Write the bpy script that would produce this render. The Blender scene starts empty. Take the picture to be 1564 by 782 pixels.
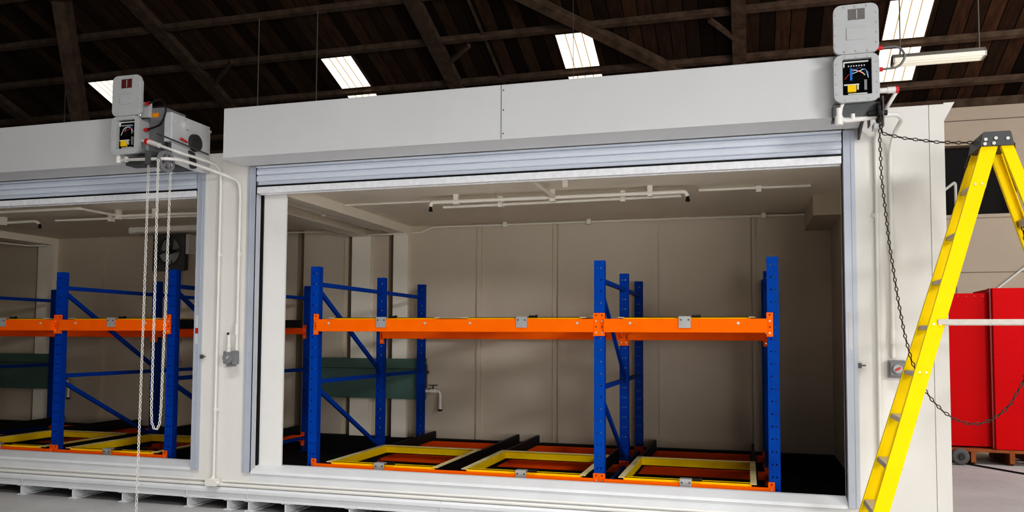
import bpy, math, random
from mathutils import Vector, Matrix
random.seed(7)
S = bpy.context.scene
COL = S.collection

# ------------------------------------------------------------------ helpers
def lin(r, g, b):
    f = lambda c: (c/255/12.92) if c/255 <= .04045 else ((c/255+.055)/1.055)**2.4
    return (f(r), f(g), f(b), 1)

def mat(name, rgb, rough=.5, metal=0, var=.12, scale=3.0, bump=0, emit=None, estr=0, detail=4, spec=.5):
    m = bpy.data.materials.new(name); m.use_nodes = True
    nt = m.node_tree; N = nt.nodes; L = nt.links
    b = N['Principled BSDF']
    c = lin(*rgb)
    b.inputs['Roughness'].default_value = rough
    b.inputs['Metallic'].default_value = metal
    b.inputs['Specular IOR Level'].default_value = spec
    if var > 0:
        tc = N.new('ShaderNodeTexCoord')
        no = N.new('ShaderNodeTexNoise'); no.inputs['Scale'].default_value = scale; no.inputs['Detail'].default_value = detail
        rp = N.new('ShaderNodeValToRGB')
        rp.color_ramp.elements[0].position = .3; rp.color_ramp.elements[1].position = .7
        rp.color_ramp.elements[0].color = tuple(c[i]*(1-var) for i in range(3))+(1,)
        rp.color_ramp.elements[1].color = tuple(min(1, c[i]*(1+var*.5)) for i in range(3))+(1,)
        L.new(tc.outputs['Object'], no.inputs['Vector'])
        L.new(no.outputs['Fac'], rp.inputs['Fac']); L.new(rp.outputs['Color'], b.inputs['Base Color'])
        if bump:
            bp = N.new('ShaderNodeBump'); bp.inputs['Strength'].default_value = bump; bp.inputs['Distance'].default_value = .01
            L.new(no.outputs['Fac'], bp.inputs['Height']); L.new(bp.outputs['Normal'], b.inputs['Normal'])
    else:
        b.inputs['Base Color'].default_value = c
    if emit:
        b.inputs['Emission Color'].default_value = lin(*emit); b.inputs['Emission Strength'].default_value = estr
    return m

def plank_mat(name, dark, light, width):
    m = bpy.data.materials.new(name); m.use_nodes = True
    nt = m.node_tree; N = nt.nodes; L = nt.links; b = N['Principled BSDF']
    b.inputs['Roughness'].default_value = .85
    b.inputs['Specular IOR Level'].default_value = .15
    tc = N.new('ShaderNodeTexCoord'); sx = N.new('ShaderNodeSeparateXYZ'); L.new(tc.outputs['Object'], sx.inputs[0])
    dv = N.new('ShaderNodeMath'); dv.operation = 'DIVIDE'; dv.inputs[1].default_value = width; L.new(sx.outputs['X'], dv.inputs[0])
    fl = N.new('ShaderNodeMath'); fl.operation = 'FLOOR'; L.new(dv.outputs[0], fl.inputs[0])
    fr = N.new('ShaderNodeMath'); fr.operation = 'FRACT'; L.new(dv.outputs[0], fr.inputs[0])
    wn = N.new('ShaderNodeTexWhiteNoise'); wn.noise_dimensions = '1D'; L.new(fl.outputs[0], wn.inputs['W'])
    no = N.new('ShaderNodeTexNoise'); no.inputs['Scale'].default_value = 2.5; no.inputs['Detail'].default_value = 8
    mp = N.new('ShaderNodeMapping'); mp.inputs['Scale'].default_value = (6, 1, 1); L.new(tc.outputs['Object'], mp.inputs[0]); L.new(mp.outputs[0], no.inputs['Vector'])
    ad = N.new('ShaderNodeMath'); ad.operation = 'MULTIPLY'; L.new(wn.outputs['Value'], ad.inputs[0]); L.new(no.outputs['Fac'], ad.inputs[1])
    mx = N.new('ShaderNodeMixRGB'); mx.inputs[1].default_value = lin(*dark); mx.inputs[2].default_value = lin(*light); L.new(ad.outputs[0], mx.inputs[0])
    gp = N.new('ShaderNodeMath'); gp.operation = 'GREATER_THAN'; gp.inputs[1].default_value = .06; L.new(fr.outputs[0], gp.inputs[0])
    mu = N.new('ShaderNodeMixRGB'); mu.blend_type = 'MULTIPLY'; mu.inputs[0].default_value = 1
    L.new(mx.outputs[0], mu.inputs[1]); L.new(gp.outputs[0], mu.inputs[2]); L.new(mu.outputs[0], b.inputs['Base Color'])
    return m

def concrete_mat(name, a, c):
    m = bpy.data.materials.new(name); m.use_nodes = True
    nt = m.node_tree; N = nt.nodes; L = nt.links; b = N['Principled BSDF']
    b.inputs['Roughness'].default_value = .55
    tc = N.new('ShaderNodeTexCoord')
    n1 = N.new('ShaderNodeTexNoise'); n1.inputs['Scale'].default_value = .9; n1.inputs['Detail'].default_value = 10; n1.inputs['Roughness'].default_value = .65
    n2 = N.new('ShaderNodeTexNoise'); n2.inputs['Scale'].default_value = 28; n2.inputs['Detail'].default_value = 6
    L.new(tc.outputs['Object'], n1.inputs['Vector']); L.new(tc.outputs['Object'], n2.inputs['Vector'])
    ad = N.new('ShaderNodeMath'); ad.operation = 'MULTIPLY_ADD'; ad.inputs[1].default_value = .3; L.new(n2.outputs['Fac'], ad.inputs[0]); L.new(n1.outputs['Fac'], ad.inputs[2])
    rp = N.new('ShaderNodeValToRGB'); rp.color_ramp.elements[0].position = .42; rp.color_ramp.elements[1].position = .85
    rp.color_ramp.elements[0].color = lin(*a); rp.color_ramp.elements[1].color = lin(*c)
    L.new(ad.outputs[0], rp.inputs[0]); L.new(rp.outputs[0], b.inputs['Base Color'])
    return m

M = dict(
    cream=mat('cream_panel_paint', (227, 223, 216), .45, var=.03, scale=1.2),
    white=mat('white_post_paint', (236, 233, 228), .4, var=.03),
    inner=mat('interior_cream_paint', (208, 196, 179), .5, var=.04, scale=1.2),
    innerc=mat('interior_ceiling_bounce_tint', (242, 233, 217), .45, var=.04, scale=1.2),  # interior cream lightened on the ceiling to stand in for floor bounce
    inner2=mat('interior_trim_paint', (246, 237, 222), .5, var=.03),
    sill=mat('white_grey_frame_paint', (218, 219, 220), .4, var=.05, scale=4),
    hood=mat('grey_sheet_metal', (203, 203, 203), .42, var=.03, scale=1.5),
    hood_edge=mat('grey_sheet_metal_edge', (190, 192, 195), .42, var=.03),
    slat=mat('blue_grey_slat_metal', (212, 218, 229), .4, metal=.05, var=.02, scale=2),
    galv=mat('galvanised_bar', (240, 240, 243), .4, metal=.05, var=.1, scale=25),
    guide=mat('blue_grey_guide_paint', (184, 189, 200), .4, metal=.15, var=.05, scale=4),
    black=mat('black_rubber', (16, 16, 17), .6, var=.1),
    blackm=mat('black_steel', (24, 23, 22), .5, var=.2, scale=8),
    sump=mat('black_sump_floor', (15, 14, 13), .75, var=.3, scale=5),
    blue=mat('blue_rack_paint', (0, 72, 155), .5, var=.08, scale=6, spec=.08),
    orange=mat('orange_beam_paint', (255, 108, 0), .5, var=.06, scale=6, spec=.08),
    yellow=mat('yellow_cart_paint', (248, 206, 6), .5, var=.08, scale=6, spec=.12),
    lip=mat('pale_lit_edge', (214, 200, 150), .4, var=.1, scale=10),  # cart top edges coloured paler to suggest light catching them
    zinc=mat('zinc_plate', (186, 186, 184), .35, metal=.5, var=.12, scale=20),
    bolt=mat('bright_bolt', (215, 212, 205), .3, metal=.4, var=0),
    ladder=mat('yellow_fibreglass', (244, 208, 0), .5, var=.05, scale=5, spec=.12),
    step=mat('aluminium_step', (168, 160, 150), .4, metal=.3, var=.12, scale=20),
    cap=mat('dark_grey_cap', (62, 62, 64), .55, var=.08, scale=10),
    red=mat('red_enamel', (206, 0, 12), .5, var=.05, scale=3, spec=.12),
    darkred=mat('dark_red_enamel', (150, 2, 8), .4, var=.05, scale=3),
    pallet=mat('brown_pallet_wood', (150, 84, 44), .75, var=.35, scale=9),
    tyre=mat('grey_tyre_rubber', (92, 90, 88), .7, var=.15, scale=20),
    hub=mat('dark_wheel_hub', (45, 44, 43), .5, var=.1),
    enclosure=mat('pale_grey_enclosure', (178, 179, 179), .42, var=.03, scale=8),
    motor=mat('mid_grey_motor', (126, 126, 128), .45, var=.06, scale=8),
    dkgrey=mat('dark_grey_steel', (82, 83, 84), .45, var=.1, scale=8),
    plate=mat('light_grey_plate', (200, 201, 202), .4, metal=.15, var=.05, scale=6),
    panel=mat('black_circuit_panel', (7, 7, 7), .6, var=.3, scale=40, spec=.1),
    relay=mat('yellow_relay', (240, 196, 10), .4, var=.05),
    bluec=mat('blue_component', (30, 104, 180), .4, var=.05),
    whitec=mat('white_component', (226, 226, 220), .4, var=.05),
    redc=mat('red_plastic', (205, 40, 44), .4, var=.05),
    glassr=mat('dark_red_window', (96, 38, 40), .2, var=.1),
    glassg=mat('grey_window', (112, 108, 106), .2, var=.1),
    amber=mat('amber_label', (246, 150, 10), .4, var=.05),
    cable=mat('black_cable', (28, 27, 27), .5, var=0),
    gcable=mat('grey_cable', (110, 110, 108), .5, var=0),
    pipe=mat('white_pipe_paint', (228, 225, 218), .4, var=.04),
    ppipe=mat('sprinkler_pipe_paint', (240, 234, 222), .4, var=.03),
    chain=mat('bright_chain', (225, 222, 214), .35, metal=.2, var=.1, scale=30),
    dchain=mat('dark_chain', (70, 62, 54), .5, metal=.3, var=.3, scale=20),
    heater=mat('dark_green_heater', (104, 130, 122), .5, var=.06, scale=4),
    fanplate=mat('dark_fan_plate', (112, 110, 106), .5, var=.08),
    blade=mat('grey_fan_blade', (190, 190, 186), .4, metal=.2, var=.05),
    deck=plank_mat('dark_roof_planks', (36, 26, 20), (118, 88, 66), .24),
    beam=mat('dark_roof_timber', (102, 87, 75), .85, var=.35, scale=6, spec=.15),
    floor=concrete_mat('grey_concrete', (160, 159, 158), (192, 190, 188)),
    backwall=mat('beige_warehouse_wall', (200, 181, 160), .6, var=.05, scale=1.0),
    joint=mat('wall_joint_line', (120, 110, 100), .7, var=0),  # darker strips along the wall panel joints
    dark=mat('dark_opening', (34, 33, 32), .8, var=.2, scale=2),
    sky=mat('bright_skylight_panel', (255, 250, 238), .5, var=0, emit=(255, 246, 228), estr=1.7),
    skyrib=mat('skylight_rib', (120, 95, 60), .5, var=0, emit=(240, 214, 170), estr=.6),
    lamp=mat('lamp_reflector', (214, 210, 196), .4, var=.04, emit=(255, 244, 222), estr=.45),
    lampm=mat('lamp_housing', (170, 166, 158), .4, metal=.2, var=.05),
    sticker=mat('red_sticker', (190, 30, 36), .5, var=0),
    paper=mat('pale_sticker', (206, 206, 206), .5, var=.06, scale=60),
    rod=mat('grey_rod', (110, 106, 100), .5, var=0),
)

def rot_to(p, q):
    d = (Vector(q)-Vector(p)); return d.length, d.to_track_quat('Z', 'Y').to_matrix()

class MB:
    def __init__(self): self.v = []; self.f = []; self.m = []; self.s = []
    def add(self, vs, fs, mi=0, smooth=False):
        o = len(self.v); self.v += [tuple(x) for x in vs]
        for f in fs: self.f.append([i+o for i in f]); self.m.append(mi); self.s.append(smooth)
        return self
    def box(self, x0, x1, y0, y1, z0, z1, mi=0):
        x0, x1 = sorted((x0, x1)); y0, y1 = sorted((y0, y1)); z0, z1 = sorted((z0, z1))
        v = [(x0,y0,z0),(x1,y0,z0),(x1,y1,z0),(x0,y1,z0),(x0,y0,z1),(x1,y0,z1),(x1,y1,z1),(x0,y1,z1)]
        return self.add(v, [(0,3,2,1),(4,5,6,7),(0,1,5,4),(1,2,6,5),(2,3,7,6),(3,0,4,7)], mi)
    def hexa(self, v, mi=0):   # 4 bottom (ccw from above) + 4 top
        return self.add(v, [(0,3,2,1),(4,5,6,7),(0,1,5,4),(1,2,6,5),(2,3,7,6),(3,0,4,7)], mi)
    def bar(self, p, q, w, h, side=(1,0,0), mi=0):    # box section w along side, h along the other normal
        p = Vector(p); q = Vector(q); d = (q-p).normalized(); s = Vector(side); s = (s-d*s.dot(d)).normalized(); n = d.cross(s)
        v = [e+s*(a*w/2)+n*(b*h/2) for e in (p, q) for a, b in ((-1,-1),(1,-1),(1,1),(-1,1))]
        return self.add(v, [(0,3,2,1),(4,5,6,7),(0,1,5,4),(1,2,6,5),(2,3,7,6),(3,0,4,7)], mi)
    def cyl(self, p, q, r, n=16, r2=None, mi=0, smooth=True):
        r2 = r if r2 is None else r2
        L, R = rot_to(p, q); P = Vector(p); vs = []
        for z, rr in ((0, r), (L, r2)):
            for i in range(n):
                a = 2*math.pi*i/n; vs.append(P+R@Vector((rr*math.cos(a), rr*math.sin(a), z)))
        self.add(vs, [(i, (i+1) % n, n+(i+1) % n, n+i) for i in range(n)], mi, smooth)
        return self.add(vs, [list(range(n-1, -1, -1)), list(range(n, 2*n))], mi)
    def tube(self, path, r, n=10, mi=0, bend=0, closed=False):
        pts = [Vector(p) for p in path]
        if bend and len(pts) > 2:
            out = [pts[0]]
            for i in range(1, len(pts)-1):
                a, b, c = pts[i-1], pts[i], pts[i+1]
                l = min(bend, (a-b).length*.45, (c-b).length*.45)
                s = b+(a-b).normalized()*l; e = b+(c-b).normalized()*l
                for k in range(7):
                    t = k/6; out.append(s*(1-t)**2+b*2*t*(1-t)+e*t*t)
            out.append(pts[-1]); pts = out
        vs = []; ref = None
        for i, p in enumerate(pts):
            d = ((pts[min(i+1, len(pts)-1)]-pts[max(i-1, 0)])).normalized()
            if ref is None: ref = Vector((0,0,1)) if abs(d.z) < .9 else Vector((1,0,0))
            s = (ref-d*ref.dot(d)).normalized(); ref = s; t = d.cross(s)
            vs += [p+(s*math.cos(2*math.pi*k/n)+t*math.sin(2*math.pi*k/n))*r for k in range(n)]
        fs = [(i*n+k, i*n+(k+1) % n, (i+1)*n+(k+1) % n, (i+1)*n+k) for i in range(len(pts)-1) for k in range(n)]
        self.add(vs, fs, mi, True)
        m = (len(pts)-1)*n
        return self.add(vs, [list(range(n-1, -1, -1)), list(range(m, m+n))], mi)
    def prism(self, poly, axis, a, b, mi=0):      # poly in the two other axes (y,z)/(x,z)/(x,y)
        def P(u, w, t): return {'x': (t, u, w), 'y': (u, t, w), 'z': (u, w, t)}[axis]
        n = len(poly); vs = [P(u, w, a) for u, w in poly]+[P(u, w, b) for u, w in poly]
        return self.add(vs, [list(range(n)), list(range(2*n-1, n-1, -1))]+[(i, n+i, n+(i+1) % n, (i+1) % n) for i in range(n)], mi)
    def frame_y(self, outer, inner, y0, y1, mi=0):  # ring between two loops of equal count in xz
        n = len(outer); vs = [(x, y, z) for y in (y0, y1) for L in (outer, inner) for x, z in L]
        fs = []
        for i in range(n):
            j = (i+1) % n
            fs += [(i, j, n+j, n+i), (2*n+i, 3*n+i, 3*n+j, 2*n+j), (i, 2*n+i, 2*n+j, j), (n+i, n+j, 3*n+j, 3*n+i)]
        return self.add(vs, fs, mi)
    def build(self, name, m, parent=None, bevel=0, loc=None):
        off = Vector((0,0,0)); p = parent
        while p: off += p.location; p = p.parent
        if loc is not None: off = Vector(loc)
        me = bpy.data.meshes.new(name)
        me.from_pydata([tuple(Vector(v)-off) for v in self.v], [], self.f)
        ms = m if isinstance(m, (list, tuple)) else [m]
        for x in ms: me.materials.append(x)
        me.polygons.foreach_set('material_index', self.m); me.polygons.foreach_set('use_smooth', self.s)
        import bmesh
        bm = bmesh.new(); bm.from_mesh(me); bmesh.ops.recalc_face_normals(bm, faces=bm.faces[:]); bm.to_mesh(me); bm.free()
        o = bpy.data.objects.new(name, me); COL.objects.link(o)
        if parent: o.parent = parent
        if loc is not None: o.location = loc
        if bevel:
            b = o.modifiers.new('bevel', 'BEVEL'); b.width = bevel; b.segments = 2; b.limit_method = 'ANGLE'; b.angle_limit = math.radians(50)
        return o

def thing(name, label, cat, loc, group=None):
    o = bpy.data.objects.new(name, None); COL.objects.link(o); o.location = loc; o.empty_display_size = .1
    o['label'] = label; o['category'] = cat
    if group: o['group'] = group
    return o
def tag(o, label, cat, group=None):
    o['label'] = label; o['category'] = cat
    if group: o['group'] = group
    return o
def struct(o): o['kind'] = 'structure'; return o

def rrect(cx, cz, w, h, r, k=5):
    out = []
    for sx, sz, a0 in ((1,1,0), (-1,1,90), (-1,-1,180), (1,-1,270)):
        for i in range(k):
            a = math.radians(a0+90*i/(k-1)); out.append((cx+sx*(w/2-r)+r*math.cos(a), cz+sz*(h/2-r)+r*math.sin(a)))
    return out

def links(path, link=.047, w=.0125, wire=.005):
    """chain links along a polyline, alternately turned"""
    mb = MB(); pts = [Vector(p) for p in path]; seg = []
    for a, b in zip(pts, pts[1:]): seg.append((a, b, (b-a).length))
    tot = sum(s[2] for s in seg); n = int(tot/(link*.78)); k = 0
    def at(s):
        for a, b, l in seg:
            if s <= l: return a+(b-a)*(s/l), (b-a).normalized()
            s -= l
        return seg[-1][1], (seg[-1][1]-seg[-1][0]).normalized()
    for i in range(n):
        c, d = at(tot*(i+.5)/n)
        ref = Vector((1,0,0)) if abs(d.x) < .8 else Vector((0,0,1))
        s = (ref-d*ref.dot(d)).normalized(); t = d.cross(s)
        if i % 2: s, t = t, -s
        ring = []
        for q in range(8):
            a = 2*math.pi*q/8
            ring.append((d*math.cos(a)*(link/2-wire)+s*math.sin(a)*(w-wire*.3), d*math.cos(a)+s*math.sin(a)))
        vs = []
        for ctr, nd in ring:
            nd = nd.normalized()
            for j in range(4):
                b = 2*math.pi*j/4; vs.append(c+ctr+(nd*math.cos(b)+t*math.sin(b))*wire)
        mb.add(vs, [(q*4+j, q*4+(j+1) % 4, ((q+1) % 8)*4+(j+1) % 4, ((q+1) % 8)*4+j) for q in range(8) for j in range(4)], 0, True)
    return mb

# ------------------------------------------------------------------ warehouse shell
struct(MB().box(-26, 16, -14, 9.3, -.2, 0).build('floor', M['floor']))
A, B = 9.33, -.37
rz = lambda y: A+B*y
def roofslab(x0, x1, y0, y1, t0, t1, mb=None, mi=0):
    mb = mb or MB()
    return mb.hexa([(x0,y0,rz(y0)+t0),(x1,y0,rz(y0)+t0),(x1,y1,rz(y1)+t0),(x0,y1,rz(y1)+t0),
                    (x0,y0,rz(y0)+t1),(x1,y0,rz(y0)+t1),(x1,y1,rz(y1)+t1),(x0,y1,rz(y1)+t1)], mi)
struct(roofslab(-26, 16, -5, 9.6, 0, .12).build('ceiling', M['deck']))
# back wall of the warehouse with a dark high opening
wb = MB()
wb.box(-26, 3.37, 9, 9.25, 0, 5.78); wb.box(4.5, 16, 9, 9.25, 0, 5.78)
wb.box(3.37, 4.5, 9, 9.25, 0, 3.85); wb.box(3.37, 4.5, 9, 9.25, 5.1, 5.78)
wb.box(-26, 16, 8.992, 9, 5.53, 5.545, 1); wb.box(-26, 16, 8.992, 9, 2.84, 2.852, 1)
for x in (-8, -4, -.4, 3.53, 7.1): wb.box(x, x+.012, 8.992, 9, 0, 2.84, 1)
struct(wb.build('wall_back', [M['backwall'], M['joint']]))
struct(MB().box(-26, 16, 9.1, 9.25, 5.78, 6.2).build('trim_1', M['beam']))
w1 = struct(MB().box(3.37, 4.5, 9.2, 9.25, 3.85, 5.1).build('window_1', M['dark']))
fr = MB()
fr.box(3.3, 4.58, 8.95, 9.02, 5.09, 5.16); fr.box(4.49, 4.58, 8.95, 9.02, 3.8, 5.09); fr.box(3.3, 4.49, 8.95, 9.02, 3.8, 3.86)
fr.box(3.3, 3.38, 8.95, 9.02, 3.86, 5.09)
fr.build('window_frame', M['backwall'], w1)
struct(MB().box(-26.2, -26, -14, 9.25, 0, 16).build('wall_left', M['backwall']))
struct(MB().box(16, 16.2, -14, 9.25, 0, 16).build('wall_right', M['backwall']))

# roof framing: rafters run down the slope, purlins run across, plus braces
tn = [2]
def trim(mb, m, bevel=0):
    o = struct(mb.build('trim_%d' % tn[0], m, bevel=bevel)); tn[0] += 1; return o
for x0, x1 in ((-20.9, -20.63), (-15.7, -15.43), (-10.46, -10.2), (-5.44, -5.17), (-.2, .03), (4.98, 5.2), (10.2, 10.45)):
    trim(roofslab(x0, x1, -5, 9.1, -.13, 0), M['beam'])
for y in (2.2, 3.27, 4.33, 5.39, 6.4, 7.5, 8.58):
    trim(roofslab(-26, 16, y-.04, y+.04, -.09, 0), M['beam'])
b1 = lambda p, q, w=.1: trim(MB().bar(p, q, w, w, (1, .2, 0)), M['beam'])
b1((-3.9, 5.1, rz(5.1)-.12), (-1.0, 7.75, rz(7.75)-.12), .16)           # long diagonal wind brace
b1((-10.35, 6.95, rz(6.95)-.1), (-9.4, 6.3, rz(6.3)-.1), .07)
b1((-5.3, 6.95, rz(6.95)-.1), (-4.68, 6.5, rz(6.5)-.1), .07)
b1((-.55, 6.46, rz(6.46)-.1), (-.12, 6.98, rz(6.98)-.1), .07)
b1((-11.55, 4.4, 7.55), (-12.15, 5.6, 5.35), .24)                       # truss web at the left
b1((-4.38, 5.0, rz(5.0)-.03), (-4.38, 7.9, rz(7.9)-.03), .04)           # conduit fixed below the planks

# skylights: two rows on either side of a purlin
wn_ = [2]
for cx in (-12.72, -7.34, -2.82, 2.48):
    for y0, y1 in ((6.56, 7.41), (7.6, 8.45)):
        o = struct(roofslab(cx-.31, cx+.31, y0, y1, -.022, -.002).build('window_%d' % wn_[0], M['sky'])); wn_[0] += 1
        f = MB()
        for dx in (-.14, 0, .15): roofslab(cx+dx-.011, cx+dx+.011, y0, y1, -.027, -.022, f)
        f.build('glazing_bar', M['skyrib'], o)
        g = MB()
        for a0, a1 in ((-.33, -.31), (.31, .33)): roofslab(cx+a0, cx+a1, y0-.02, y1+.02, -.03, -.002, g)
        g2 = roofslab(cx-.31, cx+.31, y0-.02, y0, -.03, -.002, g); roofslab(cx-.31, cx+.31, y1, y1+.02, -.03, -.002, g)
        g.build('window_frame', M['beam'], o)

# thin rods hanging from the purlins down behind the container roof edge
for x, y, zb, lab in ((-12.44, 5.42, 3.46, 'thin steel hanger rod left of the left motor, beside the dark post'),
                  (-8.2, 5.38, 3.46, 'thin steel hanger rod, left one of the pair over the container gap'),
                  (-7.05, 5.38, 3.46, 'thin steel hanger rod just left of the leftmost full skylight'),
                  (-2.67, 5.87, 3.46, 'thin wire hanging in front of the middle skylight')):
    r = .011 if x != -2.67 else .005
    zt = rz(y)-.0
    tag(MB().cyl((x, y, zb-1.4), (x, y, zt), r, 8).build('hanger_rod', M['rod'], loc=(x, y, zb-1.4)), lab, 'rod')

# hanging strip lamp at the right
lp = thing('hanging_lamp', 'long strip lamp hanging from a rod before the right skylights', 'lamp', (1.9, 3, 4.7))
mb = MB(); mb.prism([(2.9, 4.79), (2.96, 4.85), (3.04, 4.85), (3.1, 4.79), (3.085, 4.785), (3.03, 4.835), (2.97, 4.835), (2.915, 4.785)], 'x', 1.6, 2.51)
mb.prism([(2.9, 4.79), (2.96, 4.85), (3.04, 4.85), (3.1, 4.79), (3.09, 4.74), (2.91, 4.74)], 'x', 2.5, 2.52); mb.prism([(2.9, 4.79), (2.96, 4.85), (3.04, 4.85), (3.1, 4.79), (3.09, 4.74), (2.91, 4.74)], 'x', 1.59, 1.61)
mb.build('lamp_housing', M['lampm'], lp)
mb = MB()
mb.prism([(2.895, 4.79), (2.905, 4.745), (2.912, 4.745), (2.903, 4.79)], 'x', 1.61, 2.5); mb.prism([(3.105, 4.79), (3.095, 4.745), (3.088, 4.745), (3.097, 4.79)], 'x', 1.61, 2.5)
mb.prism([(2.905, 4.745), (2.97, 4.752), (3.03, 4.752), (3.095, 4.745), (3.03, 4.776), (2.97, 4.776)], 'x', 1.61, 2.5)
mb.build('reflector', M['lamp'], lp)
for y in (2.955, 3.045): MB().cyl((1.63, y, 4.745), (2.48, y, 4.745), .016, 10).build('lamp_tube', M['lamp'], lp)
for x in (1.68, 2.47): MB().cyl((x, 3, 4.84), (x, 3, rz(3)), .008, 8).build('hanger_rod', M['rod'], lp)

# ------------------------------------------------------------------ container (storage building)
XL, XR = -13.2, 1.46
LD = (-10.53, -5.22)      # left door clear opening
RD = (-4.558, .736)       # right door clear opening
wf = MB()
wf.box(-5.2, -4.575, 0, .1, .1, 3.46)
wf.box(.75, 1.352, 0, .1, .1, 3.46); wf.box(1.358, XR, 0, .1, .1, 3.46); wf.box(1.35, 1.36, .012, .1, .1, 3.455)
wf.box(XL, -10.6, 0, .1, .1, 3.46)
wf.box(-4.575, .75, .06, .14, 3.1, 3.46); wf.box(-10.6, -5.2, .06, .14, 3.1, 3.46)
wf.box(.734, .76, .13, .165, .39, 3.04)
struct(wf.build('wall_container_front', M['cream']))
struct(MB().prism([(XR, 3.33), (XR+.075, 3.47), (XR, 3.47)], 'y', 0, 3.4).build('trim_eave', M['cream']))
struct(MB().box(XL, XR, .1, 3.5, 3.15, 3.46).build('ceiling_container', M['innerc']))
struct(MB().box(XL, XR-.02, .1, 3.4, .06, .12).build('floor_container', M['sump']))
bw = MB(); bw.box(XL, XR, 3.42, 3.5, .12, 3.15)
edge = XL
for x0, x1 in ((-10.67, -10.55), (-6.06, -5.94), (-5.27, -5.17), (-4.665, -4.556), (-2.385, -2.31)):
    bw.box(edge, x0, 3.25, 3.42, .12, 3.15); edge = x1
bw.box(edge, XR, 3.25, 3.42, .12, 3.15); bw.box(-2.385, -2.31, 3.285, 3.42, .12, 3.15)
bw.box(-5.94, -5.32, 3.215, 3.25, .34, 3.15)
for x0, x1, d in ((-3.39, -3.33, .03), (-1.04, .05, .02), (.06, .1, .03), (-9.46, -9.36, .05), (-8.0, -7.95, .03), (-12, -11.95, .03)):
    bw.box(x0, x1, 3.25-d, 3.25, .34, 3.15)
struct(bw.build('wall_container_back', M['inner']))
bb = MB(); bb.box(XL, .945, 3.13, 3.25, .12, .335)
struct(bb.build('baseboard_back', M['sump']))
struct(MB().box(.945, 1.44, .1, 3.25, .12, 3.15).build('wall_container_right', M['inner']))
struct(MB().box(.925, .945, .1, 3.13, .12, .335).build('baseboard_right', M['sump']))
struct(MB().box(XL, XL+.1, .1, 3.25, .12, 3.15).build('wall_container_left', M['inner']))
# columns against the back wall and the ceiling beams they carry
for x0, x1, zb in ((-5.17, -4.89, 3.03), (-4.556, -4.346, 3.04), (-10.55, -10.26, 3.05)):
    trim(MB().box(x0, x1, 3.16, 3.25, .12, zb), M['inner2'])
b_ = MB(); b_.box(-5.17, -4.9, .14, 3.25, 3.02, 3.032); b_.box(-5.03, -5.015, .14, 3.25, 3.03, 3.15); trim(b_, M['inner2'])
trim(MB().box(-4.556, -4.346, .14, 3.25, 3.04, 3.15), M['inner2'])
trim(MB().box(-10.55, -10.26, .14, 3.25, 3.05, 3.15), M['inner2'])
trim(MB().box(.66, .945, 2.0, 3.25, 2.93, 3.15), M['inner'])              # boxed corner at the right end
# posts just inside the doors
trim(MB().box(-4.545, -4.30, .115, .135, .12, 3.04), M['white'])
# sill and base frame along the front
sl = MB()
sl.prism([(.17, .12), (.17, .421), (.12, .421), (0, .376), (-.012, .353), (0, .347), (0, .29), (0, .1), (.1, .1)], 'x', LD[0], -5.2)
sl.prism([(.17, .12), (.17, .421), (.12, .421), (0, .376), (-.012, .353), (0, .347), (0, .29), (0, .1), (.1, .1)], 'x', -4.575, .75)
trim(sl, M['sill'])
bs = MB()
bs.prism([(0, .215), (-.03, .21), (-.043, .19), (-.043, .165), (-.03, .152), (-.018, .148), (-.018, .112), (-.04, .11), (-.04, .098), (.12, .098), (.12, .215)], 'x', XL, XR)
for x in (-7.25, -5.235, -4.56, -2.6, -.6): bs.box(x-.003, x+.003, -.045, -.04, .1, .21)
trim(bs, M['sill'])
for x in [-11.2, -10.55, -9.9, -9.25, -8.6, -7.95, -7.278, -6.614, -6.001, -5.235, -4.784, -4.553, -4.16, -3.5, -2.85, -2.2, -1.55, -.9, -.25, .4, 1.05]:
    k = MB(); k.box(x, x+.012, -.035, 3.3, .006, .098); k.box(x-.04, x+.052, -.035, 3.3, 0, .008); k.box(x-.04, x+.052, -.035, 3.3, .09, .098)
    trim(k, M['sill'])

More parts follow.
